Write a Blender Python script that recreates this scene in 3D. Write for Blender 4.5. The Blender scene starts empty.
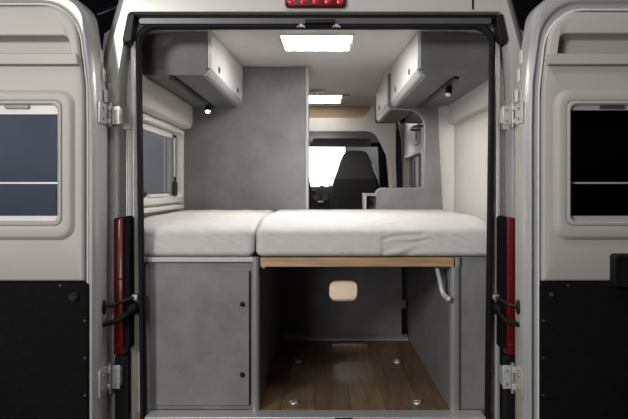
import bpy, bmesh, math, random
from mathutils import Vector, Matrix, noise
random.seed(4)
S = bpy.context.scene
COL = S.collection
PI = math.pi

# ------------------------------------------------------------------ materials
def _mat(name):
    m = bpy.data.materials.new(name); m.use_nodes = True
    nt = m.node_tree
    return m, nt, nt.nodes['Principled BSDF']

def M(name, col, rough=.5, metal=0., var=0., scale=6., detail=4., bump=0., bscale=60., coat=0., spec=.5, trans=0., emit=None, estr=0., stretch=(1,1,1)):
    m, nt, b = _mat(name)
    b.inputs['Base Color'].default_value = (*col, 1)
    b.inputs['Roughness'].default_value = rough
    b.inputs['Metallic'].default_value = metal
    b.inputs['Specular IOR Level'].default_value = spec
    b.inputs['Coat Weight'].default_value = coat
    b.inputs['Transmission Weight'].default_value = trans
    if emit:
        b.inputs['Emission Color'].default_value = (*emit, 1)
        b.inputs['Emission Strength'].default_value = estr
    if var or bump:
        tc = nt.nodes.new('ShaderNodeTexCoord')
        mp = nt.nodes.new('ShaderNodeMapping'); mp.inputs['Scale'].default_value = stretch
        nt.links.new(tc.outputs['Object'], mp.inputs['Vector'])
    if var:
        n = nt.nodes.new('ShaderNodeTexNoise'); n.inputs['Scale'].default_value = scale; n.inputs['Detail'].default_value = detail
        n.inputs['Roughness'].default_value = .62
        nt.links.new(mp.outputs[0], n.inputs['Vector'])
        r = nt.nodes.new('ShaderNodeValToRGB')
        r.color_ramp.elements[0].position = .34; r.color_ramp.elements[1].position = .68
        r.color_ramp.elements[0].color = tuple(c*(1-var) for c in col)+(1,)
        r.color_ramp.elements[1].color = tuple(min(1, c*(1+var)) for c in col)+(1,)
        nt.links.new(n.outputs['Fac'], r.inputs['Fac']); nt.links.new(r.outputs['Color'], b.inputs['Base Color'])
    if bump:
        n2 = nt.nodes.new('ShaderNodeTexNoise'); n2.inputs['Scale'].default_value = bscale; n2.inputs['Detail'].default_value = 3
        nt.links.new(mp.outputs[0], n2.inputs['Vector'])
        bp = nt.nodes.new('ShaderNodeBump'); bp.inputs['Strength'].default_value = bump; bp.inputs['Distance'].default_value = .01
        nt.links.new(n2.outputs['Fac'], bp.inputs['Height']); nt.links.new(bp.outputs['Normal'], b.inputs['Normal'])
    return m

def wood_mat(name, base, plank=True):
    m, nt, b = _mat(name)
    L = nt.links.new; N = nt.nodes.new
    tc = N('ShaderNodeTexCoord')
    sep = N('ShaderNodeSeparateXYZ'); L(tc.outputs['Object'], sep.inputs[0])
    cmb = N('ShaderNodeCombineXYZ')
    L(sep.outputs['Y' if plank else 'X'], cmb.inputs[0]); L(sep.outputs['X' if plank else 'Z'], cmb.inputs[1])
    mp = N('ShaderNodeMapping'); mp.inputs['Scale'].default_value = (1.6, 22, 1); L(cmb.outputs[0], mp.inputs[0])
    n = N('ShaderNodeTexNoise'); n.inputs['Scale'].default_value = 2.2; n.inputs['Detail'].default_value = 7; n.inputs['Distortion'].default_value = .6
    L(mp.outputs[0], n.inputs['Vector'])
    r = N('ShaderNodeValToRGB')
    r.color_ramp.elements[0].position = .3; r.color_ramp.elements[1].position = .72
    r.color_ramp.elements[0].color = tuple(c*.62 for c in base)+(1,)
    r.color_ramp.elements[1].color = tuple(c*1.2 for c in base)+(1,)
    L(n.outputs['Fac'], r.inputs['Fac'])
    out = r.outputs['Color']
    if plank:
        br = N('ShaderNodeTexBrick'); L(cmb.outputs[0], br.inputs['Vector'])
        br.inputs['Scale'].default_value = 1; br.inputs['Brick Width'].default_value = 1.25; br.inputs['Row Height'].default_value = .165
        br.inputs['Mortar Size'].default_value = .0018; br.inputs['Mortar Smooth'].default_value = .1
        br.inputs['Color1'].default_value = (.72, .70, .68, 1); br.inputs['Color2'].default_value = (1.12, 1.1, 1.06, 1); br.inputs['Mortar'].default_value = (.35, .3, .26, 1)
        mx = N('ShaderNodeMix'); mx.data_type = 'RGBA'; mx.blend_type = 'MULTIPLY'; mx.inputs['Factor'].default_value = 1
        L(out, mx.inputs['A']); L(br.outputs['Color'], mx.inputs['B']); out = mx.outputs['Result']
    L(out, b.inputs['Base Color'])
    b.inputs['Roughness'].default_value = .42
    return m

def glass_mat(name, tint, refl=.12):
    m, nt, b = _mat(name)
    nt.nodes.remove(b)
    o = nt.nodes['Material Output']
    t = nt.nodes.new('ShaderNodeBsdfTransparent'); t.inputs['Color'].default_value = (*tint, 1)
    g = nt.nodes.new('ShaderNodeBsdfGlossy'); g.inputs['Roughness'].default_value = .04
    f = nt.nodes.new('ShaderNodeFresnel'); f.inputs['IOR'].default_value = 1.5
    mx = nt.nodes.new('ShaderNodeMixShader')
    ge = nt.nodes.new('ShaderNodeNewGeometry'); ma = nt.nodes.new('ShaderNodeMath'); ma.operation = 'SUBTRACT'; ma.inputs[0].default_value = 1
    mu = nt.nodes.new('ShaderNodeMath'); mu.operation = 'MULTIPLY'
    nt.links.new(ge.outputs['Backfacing'], ma.inputs[1]); nt.links.new(f.outputs[0], mu.inputs[0]); nt.links.new(ma.outputs[0], mu.inputs[1])
    nt.links.new(mu.outputs[0], mx.inputs[0]); nt.links.new(t.outputs[0], mx.inputs[1]); nt.links.new(g.outputs[0], mx.inputs[2])
    nt.links.new(mx.outputs[0], o.inputs['Surface'])
    return m

PAINT = M('body paint', (.50, .49, .46), .34, .25, coat=.3, var=.03, scale=3)
RAILG = M('grey rail', (.30, .30, .30), .5, var=.04, scale=8)
PRIMER = M('door flange paint', (.40, .40, .42), .4, .2, var=.04, scale=4)
TRIM = M('beige door trim', (.42, .40, .37), .55, var=.03, scale=3, bump=.06, bscale=400)
BLACKP = M('black panel', (.0045, .0045, .005), .8, var=.2, scale=40, spec=.10)
BLACK = M('black plastic', (.006, .006, .0065), .5, var=.15, scale=20, spec=.3)
RUBBER = M('rubber', (.005, .005, .0055), .7, var=.2, scale=30, spec=.2)
STEEL = M('zinc steel', (.40, .40, .395), .5, .75, var=.12, scale=25)
ALU = M('aluminium', (.55, .555, .56), .42, .45, var=.06, scale=12, stretch=(1, 8, 8))
DALU = M('dull header metal', (.10, .10, .11), .4, .5, var=.1, scale=8)
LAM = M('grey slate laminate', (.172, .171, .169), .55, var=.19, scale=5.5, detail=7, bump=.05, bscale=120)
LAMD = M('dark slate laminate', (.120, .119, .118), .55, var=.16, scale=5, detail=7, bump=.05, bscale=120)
EDGE = M('pale edge band', (.42, .42, .42), .4, .15, var=.03, scale=8)
POST = M('grey post profile', (.25, .25, .25), .4, .25, var=.04, scale=8)
FRONT = M('pale cabinet front', (.56, .55, .54), .45, var=.03, scale=6)
WALL = M('pale wall lining', (.50, .48, .45), .6, var=.03, scale=4, bump=.04, bscale=200)
CEIL = M('ceiling lining', (.58, .56, .54), .65, var=.025, scale=4, bump=.05, bscale=220)
WHITEP = M('white plastic', (.62, .61, .59), .4, var=.02, scale=8)
FABRIC = M('mattress cover', (.53, .518, .505), .9, var=.045, scale=14, bump=.25, bscale=260, spec=.2)
WOOD = wood_mat('oak plank floor', (.225, .146, .085))
BOARD = wood_mat('bed board oak', (.44, .27, .15), False)
PALE = M('pale plywood', (.66, .52, .41), .5, var=.08, scale=5, stretch=(3, .6, 3))
BROWN = M('brown liner', (.40, .29, .185), .6, var=.06, scale=5)
HEADL = M('dark headliner', (.15, .145, .14), .8, var=.08, scale=30)
DASH = M('dashboard', (.016, .016, .017), .55, var=.2, scale=18)
SEATG = M('grey seat cloth', (.05, .05, .05), .9, var=.1, scale=60, bump=.1, bscale=300)
SEATB = M('black seat cloth', (.012, .012, .012), .9, var=.15, scale=60, bump=.1, bscale=300)
RED = M('red lens', (.10, .002, .005), .38, coat=.15, spec=.3, var=.25, scale=60)
REDD = M('dark red lens', (.12, .004, .008), .2, coat=.5, var=.25, scale=60)
REDL = M('red lens cell', (.55, .02, .03), .12, coat=.8, var=.15, scale=80)
GLASS = glass_mat('tinted glass', (.55, .58, .62))
GLASSD = glass_mat('privacy glass', (.16, .165, .17))
CLEAR = glass_mat('clear glass', (.93, .94, .94))
_n = CLEAR.node_tree.nodes['Fresnel']; _n.inputs['IOR'].default_value = 1.25
LITE = M('lit diffuser', (.9, .9, .88), .4, emit=(1, .97, .93), estr=32.0)
LITE2 = M('lit far diffuser', (.9, .9, .88), .4, emit=(1, .97, .93), estr=8.0)
SPOTG = M('lit spot lens', (.9, .9, .9), .3, emit=(1, .96, .9), estr=8)
SOFT = M('softbox cloth', (.9, .9, .9), .6, emit=(1, .99, .98), estr=4.5)
STUDIO = M('studio floor', (.02, .02, .022), .6, var=.2, scale=2)
BACKD = M('blue grey backdrop', (.105, .110, .122), .8, var=.12, scale=1.3)
BACKB = M('dark backdrop', (.20, .20, .205), .85, var=.1, scale=1.5)
LAMPOFF = M('grey lever', (.50, .50, .50), .4, .3, var=.03, scale=10)

# ------------------------------------------------------------------ mesh helpers
def B(): return bmesh.new()

def box(bm, x0, x1, y0, y1, z0, z1):
    v = [bm.verts.new((x, y, z)) for x in (x0, x1) for y in (y0, y1) for z in (z0, z1)]
    for f in ((0,1,3,2), (4,6,7,5), (0,4,5,1), (2,3,7,6), (0,2,6,4), (1,5,7,3)):
        bm.faces.new([v[i] for i in f])
    return bm

def loft(bm, loops, cap0=False, cap1=False, closed=False):
    rows = [[bm.verts.new(p) for p in lp] for lp in loops]
    n = len(rows[0])
    pairs = list(zip(rows, rows[1:])) + ([(rows[-1], rows[0])] if closed else [])
    for a, b in pairs:
        for i in range(n):
            j = (i+1) % n
            bm.faces.new((a[i], a[j], b[j], b[i]))
    if cap0: bm.faces.new(rows[0])
    if cap1: bm.faces.new(list(reversed(rows[-1])))
    return bm

def rr(a0, a1, b0, b1, r=.02, n=5, m=1):
    """rounded rectangle, r may be 4 radii (a0b0, a1b0, a1b1, a0b1); m pieces per side"""
    if not isinstance(r, (tuple, list)): r = (r,)*4
    cor = []
    for (ca, cb, q, rad) in ((a0+r[0], b0+r[0], PI, r[0]), (a1-r[1], b0+r[1], 1.5*PI, r[1]), (a1-r[2], b1-r[2], 0, r[2]), (a0+r[3], b1-r[3], .5*PI, r[3])):
        cor.append([(ca+rad*math.cos(q+.5*PI*k/n), cb+rad*math.sin(q+.5*PI*k/n)) for k in range(n+1)])
    out = []
    for i in range(4):
        out += cor[i]
        p, q = cor[i][-1], cor[(i+1) % 4][0]
        for k in range(1, m):
            out.append((p[0]+(q[0]-p[0])*k/m, p[1]+(q[1]-p[1])*k/m))
    return out

def XZ(l, y): return [(a, y, b) for a, b in l]
def YZ(l, x): return [(x, a, b) for a, b in l]
def XY(l, z): return [(a, b, z) for a, b in l]

def prism(bm, pts, plane, c0, c1):
    return loft(bm, [plane(pts, c0), plane(pts, c1)], True, True)

def tube(bm, pts, r, seg=10, closed=False):
    pts = [Vector(p) for p in pts]
    n = len(pts); rows = []
    up = None
    for i, p in enumerate(pts):
        if closed: t = pts[(i+1) % n]-pts[i-1]
        else: t = pts[min(i+1, n-1)]-pts[max(i-1, 0)]
        t.normalize()
        if up is None:
            up = Vector((0, 0, 1)) if abs(t.z) < .9 else Vector((1, 0, 0))
        s = t.cross(up).normalized(); u = s.cross(t).normalized(); up = u
        rows.append([p + (s*math.cos(2*PI*k/seg) + u*math.sin(2*PI*k/seg))*(r[i] if isinstance(r, list) else r) for k in range(seg)])
    return loft(bm, rows, not closed, not closed, closed)

def cyl(bm, p0, p1, r, seg=16): return tube(bm, [p0, p1], r, seg)

def ball(bm, c, r, sc=(1,1,1)):
    bmesh.ops.create_uvsphere(bm, u_segments=14, v_segments=8, radius=1, matrix=Matrix.Translation(c) @ Matrix.Diagonal((r*sc[0], r*sc[1], r*sc[2], 1)))
    return bm

def soft_box(bm, lo, hi, r, n, fn=None):
    """rounded box with n=(nx,ny,nz) cells; fn(p, q) may move each point"""
    lo, hi = Vector(lo), Vector(hi); vs = {}
    def g(i, j, k):
        if (i, j, k) not in vs:
            q = Vector([lo[a]+(hi[a]-lo[a])*(i, j, k)[a]/n[a] for a in range(3)])
            c = Vector([min(max(q[a], lo[a]+r), hi[a]-r) for a in range(3)])
            d = q-c
            p = c + d.normalized()*r*min(1, max(abs(x) for x in d)/r) if d.length > 1e-7 else q
            if fn: p = fn(p, q)
            vs[(i, j, k)] = bm.verts.new(p)
        return vs[(i, j, k)]
    for ax in range(3):
        a, b = [x for x in range(3) if x != ax]
        for e in (0, n[ax]):
            for i in range(n[a]):
                for j in range(n[b]):
                    f = []
                    for di, dj in ((0,0), (1,0), (1,1), (0,1)):
                        t = [0, 0, 0]; t[ax] = e; t[a] = i+di; t[b] = j+dj
                        f.append(g(*t))
                    bm.faces.new(f)
    return bm

def wloc(o):
    v = Vector((0, 0, 0))
    while o: v += o.location; o = o.parent
    return v

def obj(name, bm, mat, parent=None, bevel=0., seg=2, ang=38):
    bmesh.ops.recalc_face_normals(bm, faces=bm.faces[:])
    if parent: off = wloc(parent)
    else:
        xs = [v.co for v in bm.verts]
        off = Vector(((min(v.x for v in xs)+max(v.x for v in xs))/2, (min(v.y for v in xs)+max(v.y for v in xs))/2, min(v.z for v in xs)))
    bmesh.ops.translate(bm, verts=bm.verts[:], vec=-off)
    me = bpy.data.meshes.new(name); bm.to_mesh(me); bm.free()
    me.materials.append(mat)
    for p in me.polygons: p.use_smooth = True
    me.set_sharp_from_angle(angle=math.radians(ang))
    o = bpy.data.objects.new(name, me); COL.objects.link(o)
    if parent: o.parent = parent
    else: o.location = off
    if bevel:
        b = o.modifiers.new('bevel', 'BEVEL'); b.width = bevel; b.segments = seg; b.limit_method = 'ANGLE'; b.angle_limit = math.radians(40)
        b.harden_normals = False
    return o

def tag(o, label, cat=None, group=None):
    o['label'] = label
    if cat: o['category'] = cat
    if group: o['group'] = group
    return o
def thing(name, loc, label, cat, group=None):
    o = bpy.data.objects.new(name, None); o.location = loc; o.empty_display_size = .1
    COL.objects.link(o); return tag(o, label, cat, group)
def struct(o, label=None):
    o['kind'] = 'structure'
    if label: o['label'] = label
    return o

# ------------------------------------------------------------------ camera: 1.03 m above the load floor, 2.8 m behind the van
F = 624.; CX, CY = 322., 188.; CAMX, CAMZ = .03, 1.03
cam = bpy.data.cameras.new('camera'); co = bpy.data.objects.new('camera', cam); COL.objects.link(co)
co.location = (CAMX, 0, CAMZ); co.rotation_euler = (PI/2, 0, 0)
cam.sensor_width = 36; cam.lens = 36*F/628
cam.shift_x = (314-CX)/628; cam.shift_y = (CY-209.5)/628
cam.clip_start = .05; S.camera = co
def W(px, py, D):       # measured photo point at distance D -> metres
    return Vector((CAMX+(px-CX)*D/F, D, CAMZ-(py-CY)*D/F))
def wx(px, D): return CAMX+(px-CX)*D/F
def wz(py, D): return CAMZ-(py-CY)*D/F

# ================================================================== the van body
van = thing('camper_van', (0, 2.8, -.6), 'pale grey camper van seen from behind with its rear open, holding the bed', 'van')

def bloop(hw, zt, zb, y, r, k=0.29, z0=1.56, m=14):
    pts = rr(-hw, hw, zb, zt, (.02, .02, r, r), 6, m)
    return [(x*(1-k*max(0, min(z, 2.3)-z0)), y, z) for x, z in pts]
def oloop(hwt, hwb, zt, zb, y, r, k=0, m=14):     # the door opening: a little wider at the top
    pts = rr(-1, 1, zb, zt, (.04, .04, r, r), 8, m)
    out = []
    for x, z in rr(-hwt, hwt, zb, zt, (.03, .03, r, r), 6, m):
        t = (z-zb)/(zt-zb)
        out.append((x*(hwb+(hwt-hwb)*t)/hwt*(1-k*max(0, z-1.50)), y, z))
    return out

bm = B()
loft(bm, [bloop(1.00, 2.35, -.38, 2.98, .10), bloop(1.00, 2.35, -.38, 2.90, .10), bloop(.99, 2.34, -.37, 2.845, .10), bloop(.965, 2.32, -.35, 2.815, .10),
          bloop(.945, 2.25, -.32, 2.80, .10),
          oloop(.890, .890, 1.822, -.12, 2.80, .02, .17), oloop(.884, .884, 1.818, -.115, 2.815, .02, .17), oloop(.880, .878, 1.812, -.118, 2.90, .02, .17),
          oloop(.850, .840, 1.802, -.116, 2.905, .04, .06), oloop(.842, .832, 1.798, -.112, 2.87, .04, .06), oloop(.825, .808, 1.792, -.105, 2.862, .07),
          oloop(.810, .795, 1.778, -.10, 2.85, .08), oloop(.810, .795, 1.772, -.09, 2.88, .08)])
body = obj('body_frame', bm, PAINT, van)
# black strip for the gap's shade, and metal flange under the roof lip
bm = B(); box(bm, -.86, .86, 2.83, 2.90, 1.798, 1.816)
obj('gap_shade', bm, RUBBER, van, .003)
bm = B(); loft(bm, [XZ(rr(-.80, .80, 1.768, 1.800, .014, 4), 2.825), XZ(rr(-.795, .795, 1.772, 1.796, .010, 4), 2.815)], False, True)
hd = obj('header_rail', bm, DALU, van)
bm = B(); box(bm, wx(305, 2.8), wx(335, 2.8), 2.79, 2.82, 1.768, 1.786)
obj('latch_striker', bm, BLACK, hd, .003)
for px in (301, 336.5):
    bm = B(); c = W(px, 28.5, 2.79)
    pts = [c+Vector((.016*math.cos(a), 0, .010*math.sin(a)+.004)) for a in [PI*k/6 for k in range(7)]]
    tube(bm, pts, .0035, 8); box(bm, c.x-.006, c.x+.006, 2.785, 2.81, c.z+.008, c.z+.02)
    obj('catch_hook', bm, STEEL, hd)
# seal
bm = B()
loops = []
for k in range(10):
    a = 2*PI*k/10; d = .0135*math.cos(a); e = .02*math.sin(a)
    loops.append(oloop(.8005+d, .7785+d, 1.760+d, -.09-d, 2.826+e, .075))
loft(bm, loops, closed=True)
obj('door_seal', bm, RUBBER, van)
# black plastic wedges in the upper corners
for s, lab in ((-1, 'l'), (1, 'r')):
    bm = B()
    pts = [(s*.842, 1.81), (s*.812, 1.81), (s*.826, 1.685), (s*.856, 1.675), (s*.866, 1.69)]
    loft(bm, [XZ(pts, 2.90), XZ(pts, 2.80), XZ([(x*.995, 1.745+(z-1.745)*.93) for x, z in pts], 2.785)], True, True)
    obj('corner_cover', bm, BLACK, van, .003)
# pressed channel lines down each pillar
for s in (-1, 1):
    for xx, w in ((.922, .010), (.862, .012)):
        bm = B(); x = s*xx
        y = 2.80 if xx > .9 else 2.90
        prism(bm, rr(x-w, x+w, -.2, 1.50 if xx > .9 else 1.62, .008, 4), XZ, y-.010, y+.01)
        obj('pillar_rib', bm, PAINT, van, .005)
    bm = B()      # pillar inner return towards the seal
    pts = [(s*.848, 2.885), (s*.842, 2.845), (s*.826, 2.838), (s*.812, 2.862), (s*.812, 2.90), (s*.848, 2.90)]
    prism(bm, pts, XY, -.1, 1.70)
    obj('pillar_flange', bm, PAINT, van, .003)
    bm = B(); zz = wz(128, 2.85)
    prism(bm, rr(s*.868-.022, s*.868+.022, zz-.006, zz+.10, .008, 3), XZ, 2.868, 2.91)
    obj('pillar_bracket', bm, PAINT, van, .004)
# tail lamps
for s in (-1, 1):
    lamp_x0, lamp_x1 = .850, .896
    bm = B()
    zt, zb = wz(217, 2.83), wz(352, 2.83)
    def ll(i, y): return XZ([(s*a, b) for a, b in rr(lamp_x0+i, lamp_x1-i, zb+i, zt-i, (.008, .008, .014, .008), 4)], y)
    loft(bm, [ll(0, 2.86), ll(0, 2.775), ll(.003, 2.768), ll(.006, 2.766)], True, True)
    o = obj('tail_lamp', bm, RED if s > 0 else RED, van)
    bm = B()
    def hl(i, y): return XZ([(s*a, b) for a, b in rr(.824+i, .852-i, zb+.03+i, zt+.006-i, (.006, .006, .006, .014), 4)], y)
    loft(bm, [hl(0, 2.87), hl(0, 2.785), hl(.004, 2.777)], True, True)
    obj('lamp_housing', bm, BLACKP, o)
    for z in (zb+.05, zb+.16, zb+.34):
        bm = B(); prism(bm, [(s*a, b) for a, b in rr(lamp_x0+.006, lamp_x1-.006, z-.004, z+.004, .003, 2)], XZ, 2.763, 2.768)
        obj('lens_rib', bm, REDD, o)
    bm = B(); prism(bm, [(s*a, b) for a, b in rr(.848, .896, -.3, zb-.006, .01, 3)], XZ, 2.785, 2.86)
    obj('void_shade', bm, BLACK, van, .004)  # black block put in for the shade of the void below the lamp
# high brake light in the roof lip
bl = thing('brake_light', (0, 2.79, 1.836), 'red high level brake light with round cells on the roof lip above the opening', 'brake light')
x0, x1 = wx(285, 2.79), wx(346, 2.79)
def bll(i, y): return XZ([(a*(1+.10*(b-1.836)), b) for a, b in rr(x0+i, x1-i, 1.836+i, 1.905-i, (.016, .016, .01, .01), 4)], y)
bm = B(); loft(bm, [bll(0, 2.801), bll(0, 2.785), bll(.004, 2.778), bll(.008, 2.776)], True, True)
obj('lens', bm, RED, bl)
for i in range(5):
    bm = B(); x = x0+(x1-x0)*(i+.5)/5
    ball(bm, (x, 2.778, 1.861), .017, (1, .35, .9))
    obj('lens_cell', bm, REDL, bl)
for x in (x0+.012, x1-.012):
    bm = B(); cyl(bm, (x, 2.779, 1.850), (x, 2.771, 1.850), .006, 12); obj('screw', bm, BLACK, bl)
bl.parent = None
# seam in the roof lip and lower sill
bm = B(); box(bm, wx(472.4, 2.79), wx(474, 2.79), 2.794, 2.81, 1.832, 1.98); obj('roof_seam', bm, RUBBER, van)
bm = B(); prism(bm, [(-.02, 0), (.072, 0), (.072, -.07), (0, -.07), (0, -.016), (-.02, -.010)], lambda l, c: [(c, 2.815+a, .003+b) for a, b in l], -.765, .765)
sill = obj('sill_plate', bm, ALU, van, .003)
bm = B(); box(bm, wx(334, 2.8), wx(353, 2.8), 2.78, 2.817, -.03, .001); obj('sill_latch', bm, BLACK, sill, .004)
for px in (216, 254, 294, 404):
    bm = B(); box(bm, wx(px, 2.8)-.012, wx(px, 2.8)+.012, 2.79, 2.817, -.05, -.018); obj('sill_clip', bm, BLACK if px != 294 else STEEL, sill, .003)
bm = B(); soft_box(bm, (-1.0, 2.62, -.42), (1.0, 2.95, -.13), .05, (20, 4, 4)); obj('rear_bumper', bm, BLACK, van)
for s in (-1, 1):
    bm = B()      # side skin of the load bay and the rear wheels that carry it
    box(bm, min(s*.985, s*1.0), max(s*.985, s*1.0), 2.9, 8.1, -.35, .955); obj('side_skin', bm, PAINT, van)
    bm = B(); ring = []
    cyl(bm, (s*.72, 4.1, -.26), (s*.96, 4.1, -.26), .34, 40); obj('wheel', bm, RUBBER, van, .03, 4)
    bm = B()
    cyl(bm, (s*.72, 7.6, -.26), (s*.96, 7.6, -.26), .34, 40); obj('wheel', bm, RUBBER, van, .03, 4)

# ================================================================== rear doors, folded right round so their inner side faces us
def van_door(s, xh, ut, uw, ug, label):
    """s: side, xh: hinge edge, ut/uw/ug: where trim, window surround and glass begin, measured from the hinge edge"""
    YF = 2.60
    d = thing('van_door', (s*(abs(xh)+.39), 2.7, -.3), label, 'van door')
    def P(l, y):
        return [(xh + s*(u + .17*max(0, z-1.42)**1.25*(1-u/.8)), y, z) for u, z in l]
    def sh(i, y):
        r = .09 if i < .02 else .15
        return P(rr(i, .78-i, -.3+i, 1.842-i*1.2, (.03, .03, r, r), 7, 10), y)
    wz0, wz1 = .875, 1.39
    def wh(i, y): return P(rr(ug-.012+i, .78-(ug-.012)-i, wz0+i, wz1-i, .035, 7, 10), y)
    bm = B()
    loft(bm, [sh(0, 2.745), sh(0, 2.65), sh(.006, 2.62), sh(.016, 2.602), sh(.022, YF), sh(.028, 2.604), sh(.034, 2.618), sh(ut-.004, 2.62), sh(ut, 2.665), wh(0, 2.665), wh(0, 2.735)], closed=True)
    shell = obj('door_shell', bm, PRIMER, d)
    shell.data.materials.append(PAINT)
    for f in shell.data.polygons:
        if abs(f.normal.y) < .75 and f.center.y+d.location.y > 2.617: f.material_index = 1
        if f.center.y+d.location.y < 2.603: f.material_index = 1
    # seal-lip line round the trim
    bm = B(); rows = []
    for k in range(8):
        a = 2*PI*k/8
        rows.append(sh(ut-.010+.0045*math.cos(a), 2.612+.008*math.sin(a)))
    loft(bm, rows, closed=True); obj('trim_lip', bm, WHITEP, d)
    zs = wz(60, YF)
    # upper trim with the long recess
    def ot(i, y): return P(rr(ut+i, .78-ut-i, zs, 1.842-ut*1.2-i, (.004, .004, .11, .11), 7, 6), y)
    zr0, zr1 = wz(57, YF), wz(34 if s > 0 else 36, YF)
    ur = uw+.002
    def rc(i, y): return P(rr(ur+i, .78-ur-i, zr0+.002+i*.1, zr1-i, (.01, .01, .022, .022), 7, 6), y)
    bm = B(); loft(bm, [ot(0, 2.62), ot(0, 2.600), ot(.006, 2.592), ot(.012, 2.590), rc(-.004, 2.590), rc(0, 2.594), rc(.004, 2.645), rc(.012, 2.656)], False, True)
    obj('upper_trim', bm, TRIM, d)
    bm = B(); zb0, zb1 = wz(66, YF), wz(55, YF)
    loft(bm, [P(rr(ut+.004+i, .776-ut-i, zb0+i, zb1-i, .004, 3, 2), y) for i, y in ((0, 2.592), (0, 2.572), (.003, 2.566), (.006, 2.566))], True, True)
    obj('pull_rail', bm, TRIM, d)
    # middle trim with the raised window surround
    z0t = wz(281, YF)
    def mt(i, y): return P(rr(ut+i, .78-ut-i, z0t+i, zs, .006, 7, 10), y)
    def ws(i, y, r): return P(rr(uw+i, .78-uw-i, .815+i, 1.435-i, r, 7, 10), y)
    def wg(i, y): return P(rr(ug+i, .78-ug-i, .892+i, 1.374-i, .03, 7, 10), y)
    bm = B(); loft(bm, [mt(0, 2.62), mt(0, 2.600), mt(.006, 2.592), mt(.010, 2.590), ws(-.002, 2.590, .062), ws(.004, 2.584, .06), ws(.010, 2.574, .058), ws(.018, 2.570, .055),
                         wg(-.026, 2.570), wg(-.020, 2.571), wg(-.016, 2.577)])
    obj('middle_trim', bm, TRIM, d)
    bm = B(); loft(bm, [wg(-.017, 2.576), wg(-.014, 2.568), wg(-.006, 2.566), wg(0, 2.572), wg(.003, 2.605), wg(-.01, 2.607), wg(-.018, 2.585)], closed=True)
    wf = obj('window_frame', bm, TRIM, d)
    bm = B(); loft(bm, [wg(-.008, 2.628), wg(-.008, 2.634)], True, True)
    obj('window_pane', bm, GLASS if s < 0 else GLASSD, wf)
    bm = B(); loft(bm, [P(rr(ug+.002, .778-ug, 1.335 if s < 0 else 1.352, 1.373, .004, 2), y) for y in (2.582, 2.602)], True, True)
    rb = obj('blind_cassette', bm, WHITEP if s < 0 else ALU, wf)
    bm = B(); loft(bm, [P(rr(ug+.12, ug+.22, 1.358, 1.372, .003, 2), y) for y in (2.572, 2.59)], True, True)
    obj('blind_pull', bm, DALU, rb)
    zb = wz(183, 2.62)
    bm = B(); loft(bm, [P(rr(ug+.001, .779-ug, zb-.0035, zb+.0035, .002, 2), y) for y in (2.606, 2.616)], True, True)
    obj('blind_bar', bm, ALU, wf)
    bm = B(); loft(bm, [P(rr(ug+.003, .777-ug, .894, .914, .003, 2), y) for y in (2.592, 2.606)], True, True)
    obj('lower_bar', bm, WHITEP if s < 0 else ALU, wf)
    for z in (1.27, 1.0):
        bm = B(); loft(bm, [P(rr(ug+.002, ug+.016, z-.02, z+.02, .006, 3), y) for y in (2.59, 2.618)], True, True)
        obj('window_catch', bm, BLACK, wf)
    # black lower panel
    ul = .028 if s < 0 else .056
    def lp(i, y): return P(rr(ul+i, .78-ul-i, -.27+i, wz(282, YF)-i, .02, 6, 4), y)
    bm = B(); loft(bm, [lp(0, 2.622), lp(0, 2.594), lp(.003, 2.590), lp(.006, 2.589)], True, True)
    low = obj('lower_panel', bm, BLACKP, d)
    for (u, z) in [(ul+.014+.1*k*3+.1, wz(285, YF)) for k in range(2)] + [(ul+.012, wz(320, YF)-.155*k) for k in range(4)]:
        bm = B(); x = P([(u, z)], 0)[0][0]
        cyl(bm, (x, 2.590, z), (x, 2.5855, z), .005, 10); obj('panel_screw', bm, DALU, low)
    kx, kz, kr = (wx(75, YF), wz(296, YF), .021) if s < 0 else (wx(550, YF), wz(294, YF), .009)
    bm = B(); tube(bm, [(kx, y, kz) for y in (2.59, 2.58, 2.575, 2.575, 2.570)], [kr, kr, kr*.85, kr*.62, kr*.5], 20)
    obj('round_stop', bm, BLACK if s < 0 else DALU, low)
    if s > 0:
        bm = B(); a0, a1 = wx(613, 2.56), wx(648, 2.56); b0, b1 = wz(288, 2.56), wz(254, 2.56)
        loft(bm, [XZ(rr(a0+i, a1-i, b0+i, b1-i, .016, 4), y) for i, y in ((0, 2.60), (0, 2.56), (.006, 2.55), (.018, 2.55), (.022, 2.556))], True, True)
        obj('door_handle', bm, BLACK, d)
    # hinges
    for zc, hh in ((wz(114.5, 2.72), .046), (wz(379, 2.72), .058)):
        xp = xh - s*.014
        def bx(xa, xb, *r): box(bm, min(xa, xb), max(xa, xb), *r)
        bm = B()
        bx(xh+s*.002, xh-s*.006, 2.635, 2.735, zc-hh, zc+hh)
        bx(xp, xp-s*.040, 2.745, 2.753, zc-hh*.9, zc+hh*.9)
        bx(xh, xp-s*.006, 2.722, 2.750, zc-hh*.85, zc-hh*.40)
        bx(xh, xp-s*.006, 2.722, 2.750, zc+hh*.40, zc+hh*.85)
        bx(xp-s*.040, xp-s*.032, 2.748, 2.80, zc-hh*.7, zc+hh*.7)
        h = obj('hinge', bm, PAINT, d, .003)
        bm = B(); cyl(bm, (xp, 2.736, zc-hh*1.15), (xp, 2.736, zc+hh*1.15), .008, 14); obj('hinge_pin', bm, STEEL, h)
        for dz in (-.5, .5):
            bm = B(); cyl(bm, (xh-s*.005, 2.675, zc+dz*hh), (xh-s*.012, 2.675, zc+dz*hh), .0075, 6); obj('hinge_bolt', bm, STEEL, h)
            bm = B(); cyl(bm, (xp-s*.024, 2.746, zc+dz*hh), (xp-s*.024, 2.739, zc+dz*hh), .0065, 6); obj('hinge_bolt', bm, STEEL, h)
    # check arms between door edge and pillar
    D0, D1 = 2.69, 2.80
    xa, xb = xh, s*.815
    z1 = wz(307, D0); z2 = wz(325, D0)
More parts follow.
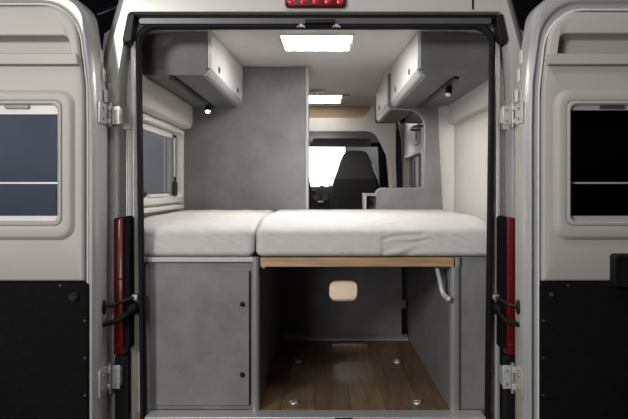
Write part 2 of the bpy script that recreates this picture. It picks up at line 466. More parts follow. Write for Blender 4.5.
    bm = B(); tube(bm, [(xa+s*.005, D0, z1), (xa-s*.04, D0+.02, z1+.006), (xb, 2.80, z1+.022)], .007, 10); a = obj('check_arm', bm, BLACK, d)
    bm = B(); ball(bm, (xa-s*.004, D0, z1), .03, (.35, .55, 1.1)); obj('arm_mount', bm, BLACK, a)
    bm = B(); box(bm, min(xb-.018, xb+.018), max(xb-.018, xb+.018), 2.795, 2.865, z1+.010, z1+.034); obj('arm_bracket', bm, STEEL, a, .004)
    bm = B(); tube(bm, [(xa+s*.005, D0, z2), (xa-s*.05, D0+.03, z2+.012), (xb, 2.80, z2+.045)], .011, 10); a = obj('check_strap', bm, RUBBER, d)
    bm = B(); ball(bm, (xb+s*.004, 2.81, z2+.047), .026, (.9, 1.9, 1.1)); obj('strap_buffer', bm, RUBBER, a)
    for z in (1.60, 1.52, 1.43):
        x = P([(0, z)], 0)[0][0]
        bm = B(); box(bm, min(x, x-s*.008), max(x, x-s*.008), 2.70, 2.73, z-.028, z+.028); obj('edge_clip', bm, WHITEP, d, .003)
    return d
van_door(-1, wx(95.5, 2.6), .046, .082, .146, 'open left rear van door with blue tinted window above black lower panel')
van_door(1, wx(526, 2.6), .066, .112, .176, 'open right rear van door with black window and black handle at its edge')

# ================================================================== the room inside
bm = B(); box(bm, -.90, .90, 2.855, 8.0, -.04, 0)
struct(obj('floor', bm, WOOD), 'oak plank load floor of the van')
bm = B()
prof = [(-.95, 1.70), (-.93, 1.78), (-.86, 1.83), (-.7, 1.848), (0, 1.853), (.7, 1.848), (.86, 1.83), (.93, 1.78), (.95, 1.70), (1.0, 1.70), (.985, 1.82), (.88, 1.895), (-.88, 1.895), (-.985, 1.82), (-1.0, 1.70)]
loft(bm, [[(x, y, z-dz) for x, z in prof] for y, dz in ((2.91, .071), (4.2, 0), (7.1, 0))], True, True)
struct(obj('ceiling', bm, CEIL), 'pale beige ceiling lining')
# left wall with the window opening
bm = B()
def lw(i, x): return YZ(rr(2.91, 5.4, 0, 1.74, .01, 5), x)
def lh(i, x): return YZ(rr(2.98, 4.03, .985, 1.365, .02, 5), x)
loft(bm, [lw(0, -.96), lw(0, -.90), lh(.04, -.90), lh(.04, -.96)], closed=True)
wl = struct(obj('wall_left', bm, WALL), 'pale left side wall')
bm = B()
pf = [(-.90, 1.575), (-.825, 1.575), (-.812, 1.56), (-.812, 1.46), (-.825, 1.422), (-.90, 1.412)]
rows = []
for y, k in ((2.92, 1), (3.98, 1), (4.08, .96), (4.12, .80), (4.135, .4)):
    rows.append([(-.90+(x+.90)*k, y, z) for x, z in pf])
loft(bm, rows, True, True)
struct(obj('trim_1', bm, WALL, None, .006), 'moulded wall bulge above the left window')
def wfr(i, x, r=.05): return YZ(rr(2.93+i, 4.08-i, .935+i, 1.415-i, r, 5), x)
bm = B()
loft(bm, [wfr(0, -.90), wfr(0, -.885), wfr(.008, -.872), wfr(.02, -.868), wfr(.036, -.870), wfr(.040, -.885), wfr(.042, -.925)])
win = struct(obj('window_1', bm, WHITEP), 'side window frame in the left wall above the bed')
bm = B(); loft(bm, [wfr(.038, -.912), wfr(.038, -.918)], True, True); obj('window_pane', bm, CLEAR, win)
bm = B(); box(bm, -.905, -.880, 2.98, 3.80, 1.330, 1.360); obj('blind_cassette', bm, FRONT, win, .004)
bm = B(); box(bm, -.908, -.90, 3.955, 3.985, .98, 1.365); obj('blind_guide', bm, BLACK, win, .003)
bm = B(); box(bm, -.904, -.896, 3.92, 3.945, 1.10, 1.345); obj('guide_rail', bm, WHITEP, win, .002)
for y in (3.70, 3.79, 3.83):
    bm = B(); cyl(bm, (-.905, y, 1.005), (-.905, y, 1.35), .0016, 6); obj('blind_cord', bm, WHITEP, win)
bm = B(); ball(bm, (-.888, 3.22, .998), .02, (.6, 1.3, .9)); obj('window_catch', bm, BLACK, win)
bm = B(); box(bm, -.905, -.885, 3.33, 3.75, .978, .996); obj('catch_rail', bm, WHITEP, win, .004)
bm = B(); prism(bm, rr(3.88, 3.99, .98, 1.07, .02, 4), YZ, -.903, -.893); obj('corner_catch', bm, BLACK, win, .003)
bm = B(); box(bm, -.90, -.865, 3.05, 4.05, .90, .925); obj('sill_ledge', bm, WHITEP, win, .006)

# right wall, bulge with ledge, corner trim
bm = B(); box(bm, .90, .96, 2.91, 5.0, 0, 1.76)
struct(obj('wall_right', bm, WALL), 'pale right side wall beside the bed')
bm = B()
pf = [(.90, 1.70), (.865, 1.70), (.858, 1.60), (.855, 1.47), (.862, 1.448), (.90, 1.44)]
prism(bm, pf, XZ, 2.92, 4.08)
struct(obj('trim_2', bm, WALL, None, .006), 'moulded upper band of the right wall')
bm = B(); loft(bm, [XY([(.90, 4.215), (x, 4.215), (x, 4.18), (x+.010, 4.13), (.875, 4.09), (.90, 4.075)], z) for x, z in ((.847, .72), (.806, 1.60))], True, True)
struct(obj('trim_3', bm, WALL, None, .008), 'pale corner trim at the end of the right wall')
bm = B(); loft(bm, [YZ(rr(3.0+i, 4.03-i, .70+i, 1.41-i, .05, 5), x) for i, x in ((0, .90), (0, .893), (.01, .888), (.02, .888))], False, True)
struct(obj('trim_4', bm, WALL), 'flat lining panel on the right wall')

# ceiling windows that are lit; the ceiling dips towards the rear door
def cz(y): return 1.853-.055*max(0, 4.2-y)
def skylight(x0, x1, y0, y1, mat, label):
    t = thing('skylight', ((x0+x1)/2, (y0+y1)/2, cz((y0+y1)/2)-.03), label, 'skylight')
    def dip(bm):
        for v in bm.verts: v.co.z += cz(v.co.y)
        return bm
    bm = B()
    def q(i, zz): return XY(rr(x0-.016+i, x1+.016-i, y0-.012+i, y1+.03-i, .008, 4), zz)
    loft(bm, [q(0, 0), q(0, -.006), q(.003, -.010), q(.012, -.010), q(.014, -.006), q(.014, .003)])
    obj('frame', dip(bm), WHITEP, t)
    bm = B(); box(bm, x0-.002, x1+.002, y0-.002, y1+.002, -.009, -.004); obj('diffuser', dip(bm), mat, t)
    bm = B(); box(bm, x1-.004, x1+.022, (y0+y1)/2-.06, (y0+y1)/2+.06, -.018, -.008); obj('blind_latch', dip(bm), WHITEP, t, .003)
    return t
skylight(-.170, .178, 3.085, 3.52, LITE, 'square lit skylight in the ceiling right above the bed')
t2 = skylight(-.20, .200, 5.48, 5.98, LITE2, 'farther lit skylight in the ceiling, half hidden by the grey partition')
bm = B(); box(bm, .214, .275, 5.47, 6.0, 1.838, 1.851); obj('side_frame', bm, EDGE, t2, .003)
t = thing('ceiling_lamp', (wx(317.5, 5.28), 5.28, 1.835), 'small round ceiling lamp with dark slots in front of the farther skylight', 'ceiling lamp')
c = Vector((wx(317.5, 5.28), 5.28, 1.85))
bm = B(); tube(bm, [c+Vector((0, 0, .004)), c-Vector((0, 0, .012)), c-Vector((0, 0, .017))], [.068, .066, .052], 28); obj('rim', bm, WHITEP, t)
for dx in (-.026, .012):
    bm = B(); box(bm, c.x+dx-.012, c.x+dx+.018, c.y-.03, c.y+.03, c.z-.021, c.z-.016); obj('lamp_slot', bm, BLACK, t, .002)

# ================================================================== overhead cabinets
def overhead(s, xf, xw, y0, y1, z0, z1, label, knobs, endmat, sep=False):
    t = thing('overhead_cabinet', (s*(xf+xw)/2, (y0+y1)/2, z0), label, 'overhead cabinet')
    r = .032
    pts = [(xw, z0), (xf+r, z0)] + [(xf+r-r*math.sin(a), z0+r-r*math.cos(a)) for a in [PI/2*k/6 for k in range(1, 7)]] + [(xf, 9), (xw-.06, 9), (xw, z1-.12)]
    bm = B(); loft(bm, [[(s*x, y, min(z, cz(y)-.003-.02*max(0, (x-.55)/.33))) for x, z in pts] for y in (y0, y1)], True, True); c = obj('carcass', bm, endmat, t, .002)
    bm = B(); x0, x1 = sorted((s*xf, s*(xf-.018)))
    box(bm, x0, x1, y0+.004, y1-.004, z0+.034, 1.9)
    for v in bm.verts: v.co.z = min(v.co.z, cz(v.co.y)-.004)
    dr = obj('door', bm, FRONT, t, .003)
    for y, z in knobs:
        bm = B(); x = s*(xf-.018)
        prism(bm, rr(y-.011, y+.011, z-.017, z+.017, .008, 4), YZ, x-.004, x+.004); k = obj('push_lock', bm, DALU, dr)
        bm = B(); prism(bm, rr(y-.004, y+.004, z-.012, z+.012, .003, 3), YZ, x-s*.007 if s > 0 else x+.003, x-.003 if s > 0 else x+.007); obj('lock_slot', bm, BLACK, k)
    bm = B()
    lp = [(xf-.017, z0+.031), (xf-.015, z0+.022), (xf-.001, z0+.003), (xf+.012, z0-.002), (xf+.025, z0+.001), (xf+.003, z0+.026)]
    prism(bm, [(s*x, z) for x, z in lp], XZ, y0+.004, y1-.004); obj('lower_rail', bm, RAILG, t)
    return t
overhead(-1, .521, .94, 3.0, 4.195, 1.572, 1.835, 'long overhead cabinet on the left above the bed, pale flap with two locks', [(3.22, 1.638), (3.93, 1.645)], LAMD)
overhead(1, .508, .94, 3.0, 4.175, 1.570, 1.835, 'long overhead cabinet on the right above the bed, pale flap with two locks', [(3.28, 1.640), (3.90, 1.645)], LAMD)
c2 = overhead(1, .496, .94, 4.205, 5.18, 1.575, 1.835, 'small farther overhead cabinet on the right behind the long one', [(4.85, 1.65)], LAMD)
for y, nm in ((4.19, 'divider_panel'), (5.19, 'end_panel')):
    bm = B(); prism(bm, rr(.470, .93, 1.568, 1.80, (.02, .004, .004, .012), 3), XZ, y-.011, y+.011); obj(nm, bm, LAMD, c2, .002)

# track lights under the cabinets
def track(pts, z, spot, aim, label, lit):
    (xa, ya), (xb, yb) = pts
    t = thing('track_light', ((xa+xb)/2, (ya+yb)/2, z-.012), label, 'track light')
    a, b = Vector((xa, ya, 0)), Vector((xb, yb, 0)); n = (b-a).normalized().cross(Vector((0, 0, 1)))*.015
    bm = B(); prism(bm, [((a+n).x, (a+n).y), ((b+n).x, (b+n).y), ((b-n).x, (b-n).y), ((a-n).x, (a-n).y)], XY, z-.012, z); obj('rail', bm, BLACK, t, .002)
    p = Vector(spot); q = p+Vector(aim).normalized()*.042
    bm = B(); cyl(bm, (p.x, p.y, z-.01), p, .006, 10); tube(bm, [p-Vector(aim).normalized()*.012, p, q], [.010, .016, .0175], 18); sp = obj('spot', bm, BLACK, t)
    bm = B(); d = Vector(aim).normalized(); tube(bm, [q-d*.002, q+d*.003, q+d*.006], [.0155, .0145, .008], 18); obj('lens', bm, SPOTG if lit else WHITEP, sp)
    return t
track(((-.697, 3.02), (-.697, 4.12)), 1.571, (-.702, 4.00, 1.556), (.08, -.45, -.9), 'black track with one lit spot under the left overhead cabinet', True)
track(((.680, 3.02), (.672, 4.12)), 1.569, (.688, 3.22, 1.548), (-.25, -.35, -.9), 'black track with swivelled spot under the long right overhead cabinet', False)
track(((.66, 4.3), (.66, 5.1)), 1.574, (.66, 4.78, 1.549), (-.75, -.1, -.5), 'short black track with spot under the small farther cabinet', False)

# ================================================================== bed
def mattress(name, lo, hi, label, seed, fold=None):
    def fn(p, q):
        p = p.copy(); n = Vector((seed*7.3, seed*3.1, 0))
        topk = max(0, (p.z-lo[2])/(hi[2]-lo[2]))
        w = noise.noise(Vector((p.x*3, p.y*2.5, p.z*4))+n)*.004 + noise.noise(Vector((p.x*9+p.z*14, p.y*6, p.z*10))+n)*.0025
        if p.y < lo[1]+.10:
            u = (p.x*1.0+p.z*1.6)
            w2 = noise.noise(Vector((u*26, p.z*9, seed)))*.0022
            if fold is not None:
                e = min(1, max(0, (p.x-fold)/.01))*min(1, max(0, (fold+.24-p.x)/.06))
                nn = noise.noise(Vector((p.x*8-p.z*14, p.z*16, 1)))
                w2 += e*(-.007 + (.004+.006*nn)*math.sin((p.x-fold)*42-p.z*105+5*noise.noise(Vector((p.x*7, p.z*7, 4)))))*min(1, 2.4*(1-topk)+.2)
            p.y -= w2
            p.y += .012*topk
        t = max(0, 1-(p.y-lo[1])/.42)
        p.z -= .046*t*t*topk
        if topk > .6: p.z += w*.8
        return p
    bm = B(); soft_box(bm, lo, hi, .036, (max(20, int((hi[0]-lo[0])*130)), 90, 22), fn)
    return tag(obj(name, bm, FABRIC, None, 0, 2, 180), label, 'mattress')
mattress('mattress', (-.885, 2.885, .711), (-.283, 4.178, .885), 'narrow pale mattress on the grey cabinet at the left of the bed', 1)
mattress('mattress', (-.276, 2.865, .7125), (.838, 4.176, .888), 'wide pale mattress lying on the wooden bed board', 2, .30)

bed = thing('bed_base', (.19, 3.5, .665), 'oak edged bed board spanning the load bay under the wide mattress', 'bed base')
bm = B(); box(bm, wx(260.5, 2.87), wx(453.8, 2.87), 2.866, 4.26, .668, .7095); obj('board', bm, BOARD, bed, .002)
bm = B(); box(bm, wx(262.5, 2.92), wx(265, 2.92), 2.915, 2.935, .655, .668); obj('stop', bm, WHITEP, bed)
bm = B()
D = 2.905
pts = [W(437, 263, D), W(438, 272, D), W(440, 281, D), W(441.6, 289.5, D), W(443.5, 294.5, D-.01), W(446.5, 297.3, D-.03), W(448.8, 299.0, D-.05)]
pts[0].z = .668
tube(bm, pts, [.010, .0105, .011, .0115, .0125, .0135, .0135], 14); ball(bm, pts[-1], .014); cr = obj('crank_lever', bm, LAMPOFF, bed)
bm = B(); box(bm, wx(436, D), wx(452, D), D-.02, D+.03, .6565, .668); obj('lever_bracket', bm, DALU, bed, .003)

# ================================================================== storage units under the bed
u = thing('storage_cabinet', (-.56, 3.6, 0), 'grey storage cabinet with closed door below the narrow mattress', 'cabinet')
bm = B(); box(bm, -.89, -.27, 2.895, 4.27, 0.001, .690); obj('body', bm, LAM, u, .003)
bm = B(); box(bm, -.89, -.285, 2.875, 3.4, .688, .7105); obj('top_rail', bm, EDGE, u, .003)
bm = B(); box(bm, wx(156.5, 2.88), wx(249, 2.88), 2.880, 2.8955, wz(405.5, 2.88), wz(271, 2.88)); dr = obj('door', bm, LAM, u, .002)
bm = B(); box(bm, wx(248.9, 2.88), wx(250.2, 2.88), 2.8875, 2.896, wz(405.5, 2.88), wz(271, 2.88)); obj('door_gap', bm, BLACK, u)
for py in (304, 374.5):
    bm = B(); c = W(242.3, py, 2.88)
    tube(bm, [(c.x, y, c.z) for y in (2.881, 2.871, 2.867, 2.865)], [.0115, .0105, .008, .003], 18); obj('door_knob', bm, BLACK, dr)
bm = B(); prism(bm, rr(wx(251, 2.88), wx(259.5, 2.88), 2.872, 2.912, .018, 6), XY, 0.002, .7105); obj('corner_post', bm, POST, u)
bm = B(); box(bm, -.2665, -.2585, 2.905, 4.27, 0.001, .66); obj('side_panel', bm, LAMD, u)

u = thing('storage_cabinet', (.76, 3.6, 0), 'narrow grey storage cabinet at the right of the load bay', 'cabinet')
bm = B(); box(bm, wx(460, 2.88), .89, 2.895, 4.28, 0.001, .7105); obj('body', bm, LAM, u, .003)
bm = B(); prism(bm, rr(wx(450, 2.88), wx(460.5, 2.88), 2.872, 2.922, .020, 6), XY, 0.002, .667); prism(bm, rr(wx(454.4, 2.88), wx(460.5, 2.88), 2.872, 2.922, .010, 6), XY, .667, .7105); obj('corner_post', bm, POST, u)
bm = B(); box(bm, .622, .668, 2.915, 4.28, 0.001, .66); obj('side_panel', bm, LAM, u, .002)

# panel closing the front of the load bay, with a notch, tab and the pale plate
p = thing('bulkhead_panel', (.17, 4.3, .03), 'dark grey panel with rounded hole deep under the bed', 'panel')
x0, x1 = -.26, wx(401.5, 4.3)
h0, h1, k0, k1 = wx(329, 4.3), wx(357.5, 4.3), wz(301, 4.3), wz(280.5, 4.3)
bm = B()
def po(y): return XZ(rr(x0, x1, .014, .66, .004, 6), y)
def ph(i, y): return XZ(rr(h0+i, h1-i, k0+i, k1-i, .045, 6), y)
loft(bm, [po(4.318), po(4.30), ph(0, 4.30), ph(0, 4.318)], closed=True); obj('sheet', bm, LAM, p)
bm = B(); loft(bm, [ph(-.001, 4.296), ph(.004, 4.296), ph(.004, 4.322), ph(-.001, 4.322)], closed=True); obj('hole_rim', bm, PALE, p)
bm = B(); box(bm, x1-.002, wx(406, 4.3), 4.302, 4.314, wz(308, 4.3), wz(300, 4.3)); obj('tab', bm, LAM, p)
bm = B(); box(bm, -.068, .42, 4.725, 6.05, .001, .19)
tag(obj('corridor_step', bm, PALE, None, .004), 'pale wooden raised floor of the corridor, seen through the hole in the dark panel', 'step')
bm = B(); prism(bm, [(4.21, .001), (4.295, .001), (4.295, .022), (4.255, .022), (4.21, .008)], lambda l, c: [(c, a, b) for a, b in l], -.25, .615)
tag(obj('floor_strip', bm, ALU, None, .002), 'metal strip across the floor at the foot of the dark panel', 'strip')

# lashing rings
for i, (px, py, D, w) in enumerate(((294, 403, 2.99, 'front left lashing ring on the plank floor, beside the closed cabinet'), (417, 403, 2.99, 'front right lashing ring on the plank floor, near the narrow cabinet'),
                                 (298, 362, 3.69, 'rear left lashing ring, deep in the load bay shade'), (397, 362, 3.69, 'rear right lashing ring, deeper in the load bay'))):
    c = Vector((wx(px, D), D, 0))
    t = thing('lashing_ring', c, w, 'lashing ring', 'lashing rings on the load floor')
    bm = B(); tube(bm, [c+Vector((0, 0, .0005)), c+Vector((0, 0, .006)), c+Vector((0, 0, .008))], [.021, .019, .013], 20); obj('cup', bm, ALU, t)
    bm = B(); a = (.5, -.35, .2, -.3)[i]
    pts = [c+Vector((.021*math.cos(k*PI/8)*math.cos(a)-.004, .021*math.cos(k*PI/8)*math.sin(a)-.008-.012*math.sin(k*PI/8), .010+.008*math.sin(k*PI/8))) for k in range(9)]
    tube(bm, pts, .0034, 8); obj('ring', bm, STEEL, t)
    bm = B(); cyl(bm, c+Vector((.012, -.004, .007)), c+Vector((.012, -.004, .015)), .008, 6); obj('bolt', bm, STEEL, t)

# ================================================================== partitions and furniture beyond the bed
t = thing('washroom_partition', (-.48, 4.7, 0), 'tall grey partition wall behind the narrow mattress', 'partition')
bm = B(); box(bm, -.895, wx(305.5, 4.2), 4.20, 4.226, .7105, 1.847); obj('panel', bm, LAM, t, .002)
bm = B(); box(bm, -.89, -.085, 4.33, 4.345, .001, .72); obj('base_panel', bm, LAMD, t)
bm = B(); prism(bm, rr(wx(305.4, 4.2), wx(309, 4.2), 4.192, 4.234, .010, 5), XY, .7105, 1.846); obj('edge_post', bm, EDGE, t)
bm = B(); box(bm, -.105, -.080, 4.346, 5.2, .001, 1.846); obj('side_panel', bm, WALL, t)

D = 4.2; q = lambda px, py: (wx(px, D), wz(py, D))
def arc(c, r, a0, a1, n=8): return [(c[0]+r*math.cos(a0+(a1-a0)*k/n), c[1]+r*math.sin(a0+(a1-a0)*k/n)) for k in range(n+1)]
zb = wz(189, D); xl = wx(376, D); xr = wx(424, D)
cut = arc((xl+.04, zb-.04), .04, PI, PI/2, 6) + arc((xr-.045, zb+.045), .045, -PI/2, 0, 7) + [(xr+.004, 1.25), (xr+.006, 1.40)] + arc((xr-.115, 1.44), .121, 0.05, PI/2, 8) + [(wx(392, D), 1.566)]
outl = [(xl, .72)] + cut + [(wx(392, D), 1.572), (wx(437.5, D), 1.572), (.843, .95), (.846, .72)]
t = thing('cutout_partition', (.62, 4.2, .72), 'grey partition with large rounded cutout at the right behind the wide mattress', 'partition')
bm = B(); prism(bm, outl, XZ, 4.19, 4.21); obj('panel', bm, LAM, t)
bm = B()
rows = [(px_, pz_) for px_, pz_ in cut]
tube(bm, [(a, 4.20, b) for a, b in rows], .0102, 10); obj('edge_band', bm, POST, t)

t = thing('kitchen_unit', (.6, 4.8, 0), 'low pale kitchen unit with an open niche behind the cutout partition', 'kitchen unit')
x0, x1 = wx(364, 4.5), .88; zt = wz(193.3, 4.5)
bm = B(); box(bm, x0, x1, 4.5, 4.72, zt-.02, zt); obj('worktop', bm, EDGE, t, .003)
bm = B(); box(bm, x0+.002, x0+.018, 4.502, 4.72, 0, zt-.02); obj('side_panel', bm, FRONT, t, .002)
bm = B(); box(bm, x0+.018, x1, 4.60, 4.715, 0, zt-.02); obj('carcass', bm, LAMD, t)
bm = B(); cyl(bm, (x0+.055, 4.58, zt-.075), (x0+.055, 4.602, zt-.075), .022, 18); obj('socket', bm, BLACK, t)
bm = B(); box(bm, x0+.018, x1, 4.51, 4.61, 0.0, zt-.16); obj('niche_shelf', bm, LAM, t)

# sliding door on the right, seen through the cutout
sd = thing('sliding_door', (.93, 5.8, 0), 'white sliding side door with dark window, seen through the partition cutout', 'sliding door')
bm = B()
def so(i, x): return YZ(rr(5.0+i, 6.62-i, .0+i, 1.76-i, .05, 5), x)
def si(i, x): return YZ(rr(5.36-i, 6.46+i, .90-i, 1.335+i, .05, 5), x)
loft(bm, [so(0, .97), so(0, .91), so(.01, .90), si(.03, .90), si(.02, .885), si(.004, .885), si(0, .90), si(0, .97)], closed=True)
obj('door_shell', bm, WHITEP, sd)
bm = B(); loft(bm, [si(.003, .935), si(.003, .94)], True, True); obj('window_pane', bm, GLASSD, sd)
for y, m_ in ((5.52, WHITEP), (5.62, DALU), (5.80, WHITEP), (5.9, DALU), (6.02, BLACK)):
    bm = B(); box(bm, .915, .928, y, y+.04, .91, 1.325); obj('window_streak', bm, m_, sd, .002)  # pale and dark strips put in for the streaked reflection in the window
bm = B(); tube(bm, [(.885, 5.25, 1.55), (.80, 5.25, 1.545), (.79, 5.3, 1.54), (.80, 5.42, 1.535), (.885, 5.42, 1.535)], .010, 10); obj('grab_handle', bm, DALU, sd)
bm = B(); box(bm, .87, .90, 5.5, 5.75, 1.42, 1.60); obj('upper_box', bm, FRONT, sd, .01)
bm = B(); box(bm, .866, .872, 5.52, 5.60, 1.45, 1.55); obj('vent', bm, DALU, sd)
# belt pillar
t = thing('pillar_trim', (.8, 6.68, 0), 'pale door pillar trim with black seat belt at the right of the cab seat', 'pillar trim')
bm = B(); prism(bm, [(.785, 6.64), (.90, 6.64), (.96, 6.70), (.80, 6.74), (.775, 6.70)], XY, 0, 1.72); obj('trim', bm, WHITEP, t, .01)
bm = B()
prism(bm, [(wx(390.5, 6.2), wz(121, 6.2)), (wx(397, 6.2), wz(121, 6.2)), (wx(401, 6.2), wz(140, 6.2)), (wx(403, 6.2), wz(195, 6.2)), (wx(397, 6.2), wz(195, 6.2)), (wx(394.5, 6.2), wz(142, 6.2))], XZ, 6.19, 6.215)
obj('belt', bm, BLACK, t, .004)

# over-cab panel and brown recess
D = 6.12; q = lambda px, py: (wx(px, D), wz(py, D))
bot = wz(118, D); arch = wz(131, D)
pts = [(-.9, bot), (wx(356, D), bot)] + [(wx(356, D)+.145*math.sin(a), bot+.125*(1-math.cos(a))) for a in [PI/2*k/8 for k in range(1, 9)]]
pts += [(pts[-1][0], 1.845), (.752, 1.845), (.752, .70), (.735, .70), q(392.5, 190), q(390.5, 170), q(386, 155), q(380, 142), q(375.5, 135), q(371, 132), q(366, arch and 131), (-.9, arch)]
t = thing('overcab_shelf', (0, 6.3, 1.58), 'pale overcab panel with brown lined shelf recess above the cab seats', 'overcab shelf')
bm = B(); prism(bm, pts, XZ, 6.11, 6.135); obj('surround', bm, WALL, t)
bm = B(); box(bm, -.88, .74, 6.19, 6.21, 1.62, 1.845); obj('recess_back', bm, BROWN, t)
bm = B(); box(bm, -.88, .74, 6.136, 6.19, 1.66, 1.68); obj('recess_floor', bm, BROWN, t)

# cab
bm = B(); loft(bm, [[(-.86, 6.14, 1.597), (.78, 6.14, 1.597), (.78, 6.14, 1.64), (-.86, 6.14, 1.64)], [(-.84, 7.15, 1.545), (.74, 7.15, 1.545), (.74, 7.15, 1.60), (-.84, 7.15, 1.60)]], True, True)
t = tag(obj('headliner', bm, HEADL, None, .01), 'dark roof lining over the cab seats', 'headliner')
for a, b, c0, c1, lab in ((312.5, 371, 138.5, 147, 'long dark sun visor folded up above the windscreen'), (288, 310.5, 141, 146.5, 'short sun visor beside the mirror, mostly behind the partition')):
    D = 6.72; bm = B(); soft_box(bm, (wx(a, D), D, wz(c1, D)), (wx(b, D), D+.03, wz(c0, D)), .012, (12, 4, 4)); tag(obj('sun_visor', bm, HEADL), lab, 'sun visor')
ws = thing('windscreen', (0, 7.35, .9), 'bright windscreen at the far end of the cab', 'windscreen')
def wsl(i, k):
    return [(x*(1 - .12*(z-1.0)), 7.55-.35*(z-1.0)/.52+k, z) for x, z in rr(-.86+i, .80-i, .98+i, 1.54-i, .06, 5)]
bm = B(); loft(bm, [wsl(0, 0), wsl(0, .006)], True, True); obj('pane', bm, CLEAR, ws)
bm = B(); loft(bm, [wsl(-.02, -.01), wsl(.035, -.01), wsl(.035, .015), wsl(-.02, .015)], closed=True); obj('frame', bm, BLACK, ws)
da = thing('dashboard', (0, 7.2, .3), 'black dashboard with round vents below the windscreen', 'dashboard')
bm = B(); soft_box(bm, (-.86, 6.95, .3), (.80, 7.5, 1.045), .06, (30, 10, 12)); obj('body', bm, DASH, da)
bm = B(); soft_box(bm, (wx(306, 6.9), 6.86, .3), (wx(336, 6.9), 7.05, wz(187, 6.9)), .03, (10, 6, 10)); ce = obj('centre_console', bm, DASH, da)
for px in (316.5, 325):
    bm = B(); c = W(px, 197.5, 6.85); tube(bm, [(c.x, y, c.z) for y in (6.87, 6.85, 6.848, 6.856)], [.036, .036, .028, .025], 22); v = obj('vent', bm, DALU, ce)
    bm = B(); cyl(bm, (c.x, 6.862, c.z), (c.x, 6.853, c.z), .022, 18); obj('vent_core', bm, BLACK, v)
bm = B(); c = W(320.5, 201.5, 6.85); box(bm, c.x-.03, c.x+.03, 6.85, 6.87, c.z-.010, c.z+.006); obj('switch_row', bm, ALU, ce, .003)
bm = B(); c = W(312, 190, 6.85); box(bm, c.x-.04, c.x+.035, 6.845, 6.87, c.z-.006, c.z+.004); obj('trim_strip', bm, DALU, ce, .002)
for px in (322, 331): 
    bm = B(); c = W(px, 186.5, 7.0); box(bm, c.x-.03, c.x+.03, 6.98, 7.02, c.z-.03, c.z+.01); obj('phone_tray', bm, BLACK, da, .005)

def seat(x, label):
    D = 6.3
    t = thing('cab_seat', (x, 6.5, 0), label, 'cab seat')
    zz = [1.41, 1.40, 1.37, 1.30, 1.20, 1.12, 1.02, .85, .62]
    hw = [.06, .10, .128, .160, .190, .222, .250, .255, .24]
    th = [.02, .045, .06, .07, .075, .08, .09, .10, .10]
    def loops(i0, i1, kk=1):
        out = []
        for i in range(i0, i1):
            out.append([(x+a*kk, 6.3+th[i]+b*kk-(zz[i]-1.)*-.12, zz[i]) for a, b in rr(-hw[i], hw[i], -th[i], th[i], min(th[i], hw[i])*.85, 5)])
        return out
    bm = B(); loft(bm, loops(0, 6), True, True); obj('headrest', bm, SEATG, t, 0, 2, 60)
    bm = B(); loft(bm, loops(5, 9), True, True); obj('backrest', bm, SEATB, t, 0, 2, 60)
    bm = B(); soft_box(bm, (x-.25, 6.42, .45), (x+.25, 6.84, .64), .06, (12, 12, 6)); obj('cushion', bm, SEATB, t)
    bm = B(); soft_box(bm, (x-.22, 6.45, .0), (x+.22, 6.84, .46), .02, (8, 8, 8)); obj('base', bm, DASH, t)
    bm = B(); tube(bm, [(x+.168, 6.37, 1.28), (x+.19, 6.37, 1.20), (x+.222, 6.37, 1.12)], .010, 8); obj('side_piping', bm, WHITEP, t)
    return t
seat(.375, 'dark cab seat with grey headrest seen from behind in front of the windscreen')
seat(-.325, 'neighbouring cab seat, only a dark sliver beside the grey partition edge')
# cab side on the right
cd = thing('cab_door', (.9, 7.0, .3), 'cab door with dim window at the right beyond the seat', 'cab door')
bm = B()
def co_(i, x): return YZ(rr(6.76+i, 7.9-i, .3+i, 1.66-i, .06, 5), x)
def ci(i, x): return YZ(rr(6.84-i, 7.55+i, 1.02-i, 1.55+i, .06, 5), x)
loft(bm, [co_(0, .96), co_(0, .88), ci(.02, .87), ci(0, .88), ci(0, .96)], closed=True); obj('door_shell', bm, HEADL, cd)
bm = B(); loft(bm, [ci(.004, .92), ci(.004, .926)], True, True); obj('window_pane', bm, GLASS, cd)
bm = B(); loft(bm, [[(.66, 7.15, 1.52), (.72, 7.10, 1.52), (.76, 7.16, 1.52), (.70, 7.22, 1.52)], [(.72, 7.5, 1.0), (.80, 7.45, 1.0), (.84, 7.52, 1.0), (.76, 7.58, 1.0)]], True, True)
obj('windscreen_pillar', bm, BLACK, cd, .01)

# ================================================================== studio round the van
bm = B(); box(bm, -9, 9, -4, 14, -.64, -.6); struct(obj('ground', bm, STUDIO), 'dark studio floor')
bm = B(); box(bm, -7, -1.12, 5.9, 5.95, -.6, 1.72); tag(obj('backdrop', bm, BACKD), 'blue grey studio backdrop seen through the left windows', 'backdrop')
bm = B(); box(bm, -.4, 6, 12, 12.05, -.6, 2.2); tag(obj('backdrop', bm, BACKB), 'dark grey studio backdrop seen through the windscreen right of the seat', 'backdrop')
sb = thing('softbox', (-1.2, 10.2, -.6), 'white lit softbox shining in front of the windscreen', 'softbox')
x1 = wx(345, 10.2)
bm = B(); box(bm, -3.2, x1, 10.2, 10.22, .35, 2.3); obj('diffuser', bm, SOFT, sb)
bm = B(); loft(bm, [XZ(rr(-3.25, x1+.03, .31, 2.34, .03, 3), 10.205), XZ(rr(-3.25, x1+.03, .31, 2.34, .03, 3), 10.24), XZ(rr(-1.6, -.4, 1.0, 1.6, .1, 3), 10.7)], False, True); obj('hood', bm, BLACK, sb)
bm = B(); cyl(bm, (-1.0, 10.66, -.6), (-1.0, 10.66, 1.1), .025, 12); obj('stand', bm, BLACK, sb)
bm = B(); cyl(bm, W(98, 14, 7.0), W(131, 1, 7.6), .012, 8); cyl(bm, W(131, 1, 7.6), W(220, -40, 8.4), .012, 8)
tag(obj('ceiling_cable', bm, DALU), 'thin grey rod high in the dark beside the left door top', 'rod')

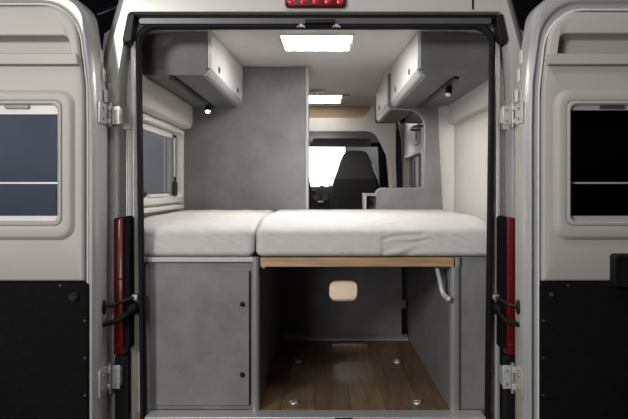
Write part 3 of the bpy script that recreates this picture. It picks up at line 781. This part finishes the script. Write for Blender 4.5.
# ------------------------------------------------------------------ lights
def area(name, loc, aim, sx, sy, power, col=(1, 1, 1), spread=180):
    l = bpy.data.lights.new(name, 'AREA'); l.shape = 'RECTANGLE'; l.size = sx; l.size_y = sy; l.energy = power; l.color = col; l.spread = math.radians(spread)
    o = bpy.data.objects.new(name, l); COL.objects.link(o); o.location = loc
    o.rotation_euler = (Vector(aim)-Vector(loc)).to_track_quat('-Z', 'Y').to_euler(); return o
area('near softbox lamp', (-.9, 0, 1.0), (0, 3, .7), .6, .6, 17, (1, .985, .96))
area('key softbox lamp', (-2.6, -1.5, 2.5), (0, 3, .9), 1.0, .9, 150, (1, .985, .96))
area('top softbox lamp', (.1, 1.5, 3.1), (0, 3, 1.2), 2.0, .6, 17, (1, .985, .965))
area('backdrop fill', (-3.0, 3.9, 2.2), (-2.8, 5.9, 1.2), .5, .5, 80, (.90, .94, 1))  # added, unseen fill that brightens the left backdrop
area('far backdrop fill', (1.5, 10.6, 3.0), (1.2, 12, .9), .8, .4, 45)  # added, unseen fill for the grey beyond the windscreen
def spot(name, loc, aim, power, ang):
    l = bpy.data.lights.new(name, 'SPOT'); l.energy = power; l.spot_size = math.radians(ang); l.spot_blend = .6; l.shadow_soft_size = .02; l.color = (1, .96, .9)
    o = bpy.data.objects.new(name, l); COL.objects.link(o); o.location = loc
    o.rotation_euler = (Vector(aim)-Vector(loc)).to_track_quat('-Z', 'Y').to_euler()
spot('corridor ceiling lamp', (wx(317.5, 5.28), 5.28, 1.80), (.09, 4.9, .1), 55, 55)
pl = bpy.data.lights.new('cab fill', 'POINT'); pl.energy = 5; pl.shadow_soft_size = .05; pl.color = (1, .97, .93)  # added fill to lift the dark cab lining, no fitting here
po_ = bpy.data.objects.new('cab fill', pl); COL.objects.link(po_); po_.location = (.02, 6.75, 1.30)
spot('left reading spot', (-.727, 3.995, 1.475), (-.60, 3.5, .88), 4, 80)

w = bpy.data.worlds.new('world'); S.world = w; w.use_nodes = True
w.node_tree.nodes['Background'].inputs[0].default_value = (.010, .0105, .012, 1)
w.node_tree.nodes['Background'].inputs[1].default_value = .25

vs = S.view_settings
vs.view_transform = 'Standard'; vs.look = 'None'; vs.gamma = 1; vs.use_curve_mapping = False; vs.exposure = 0.0
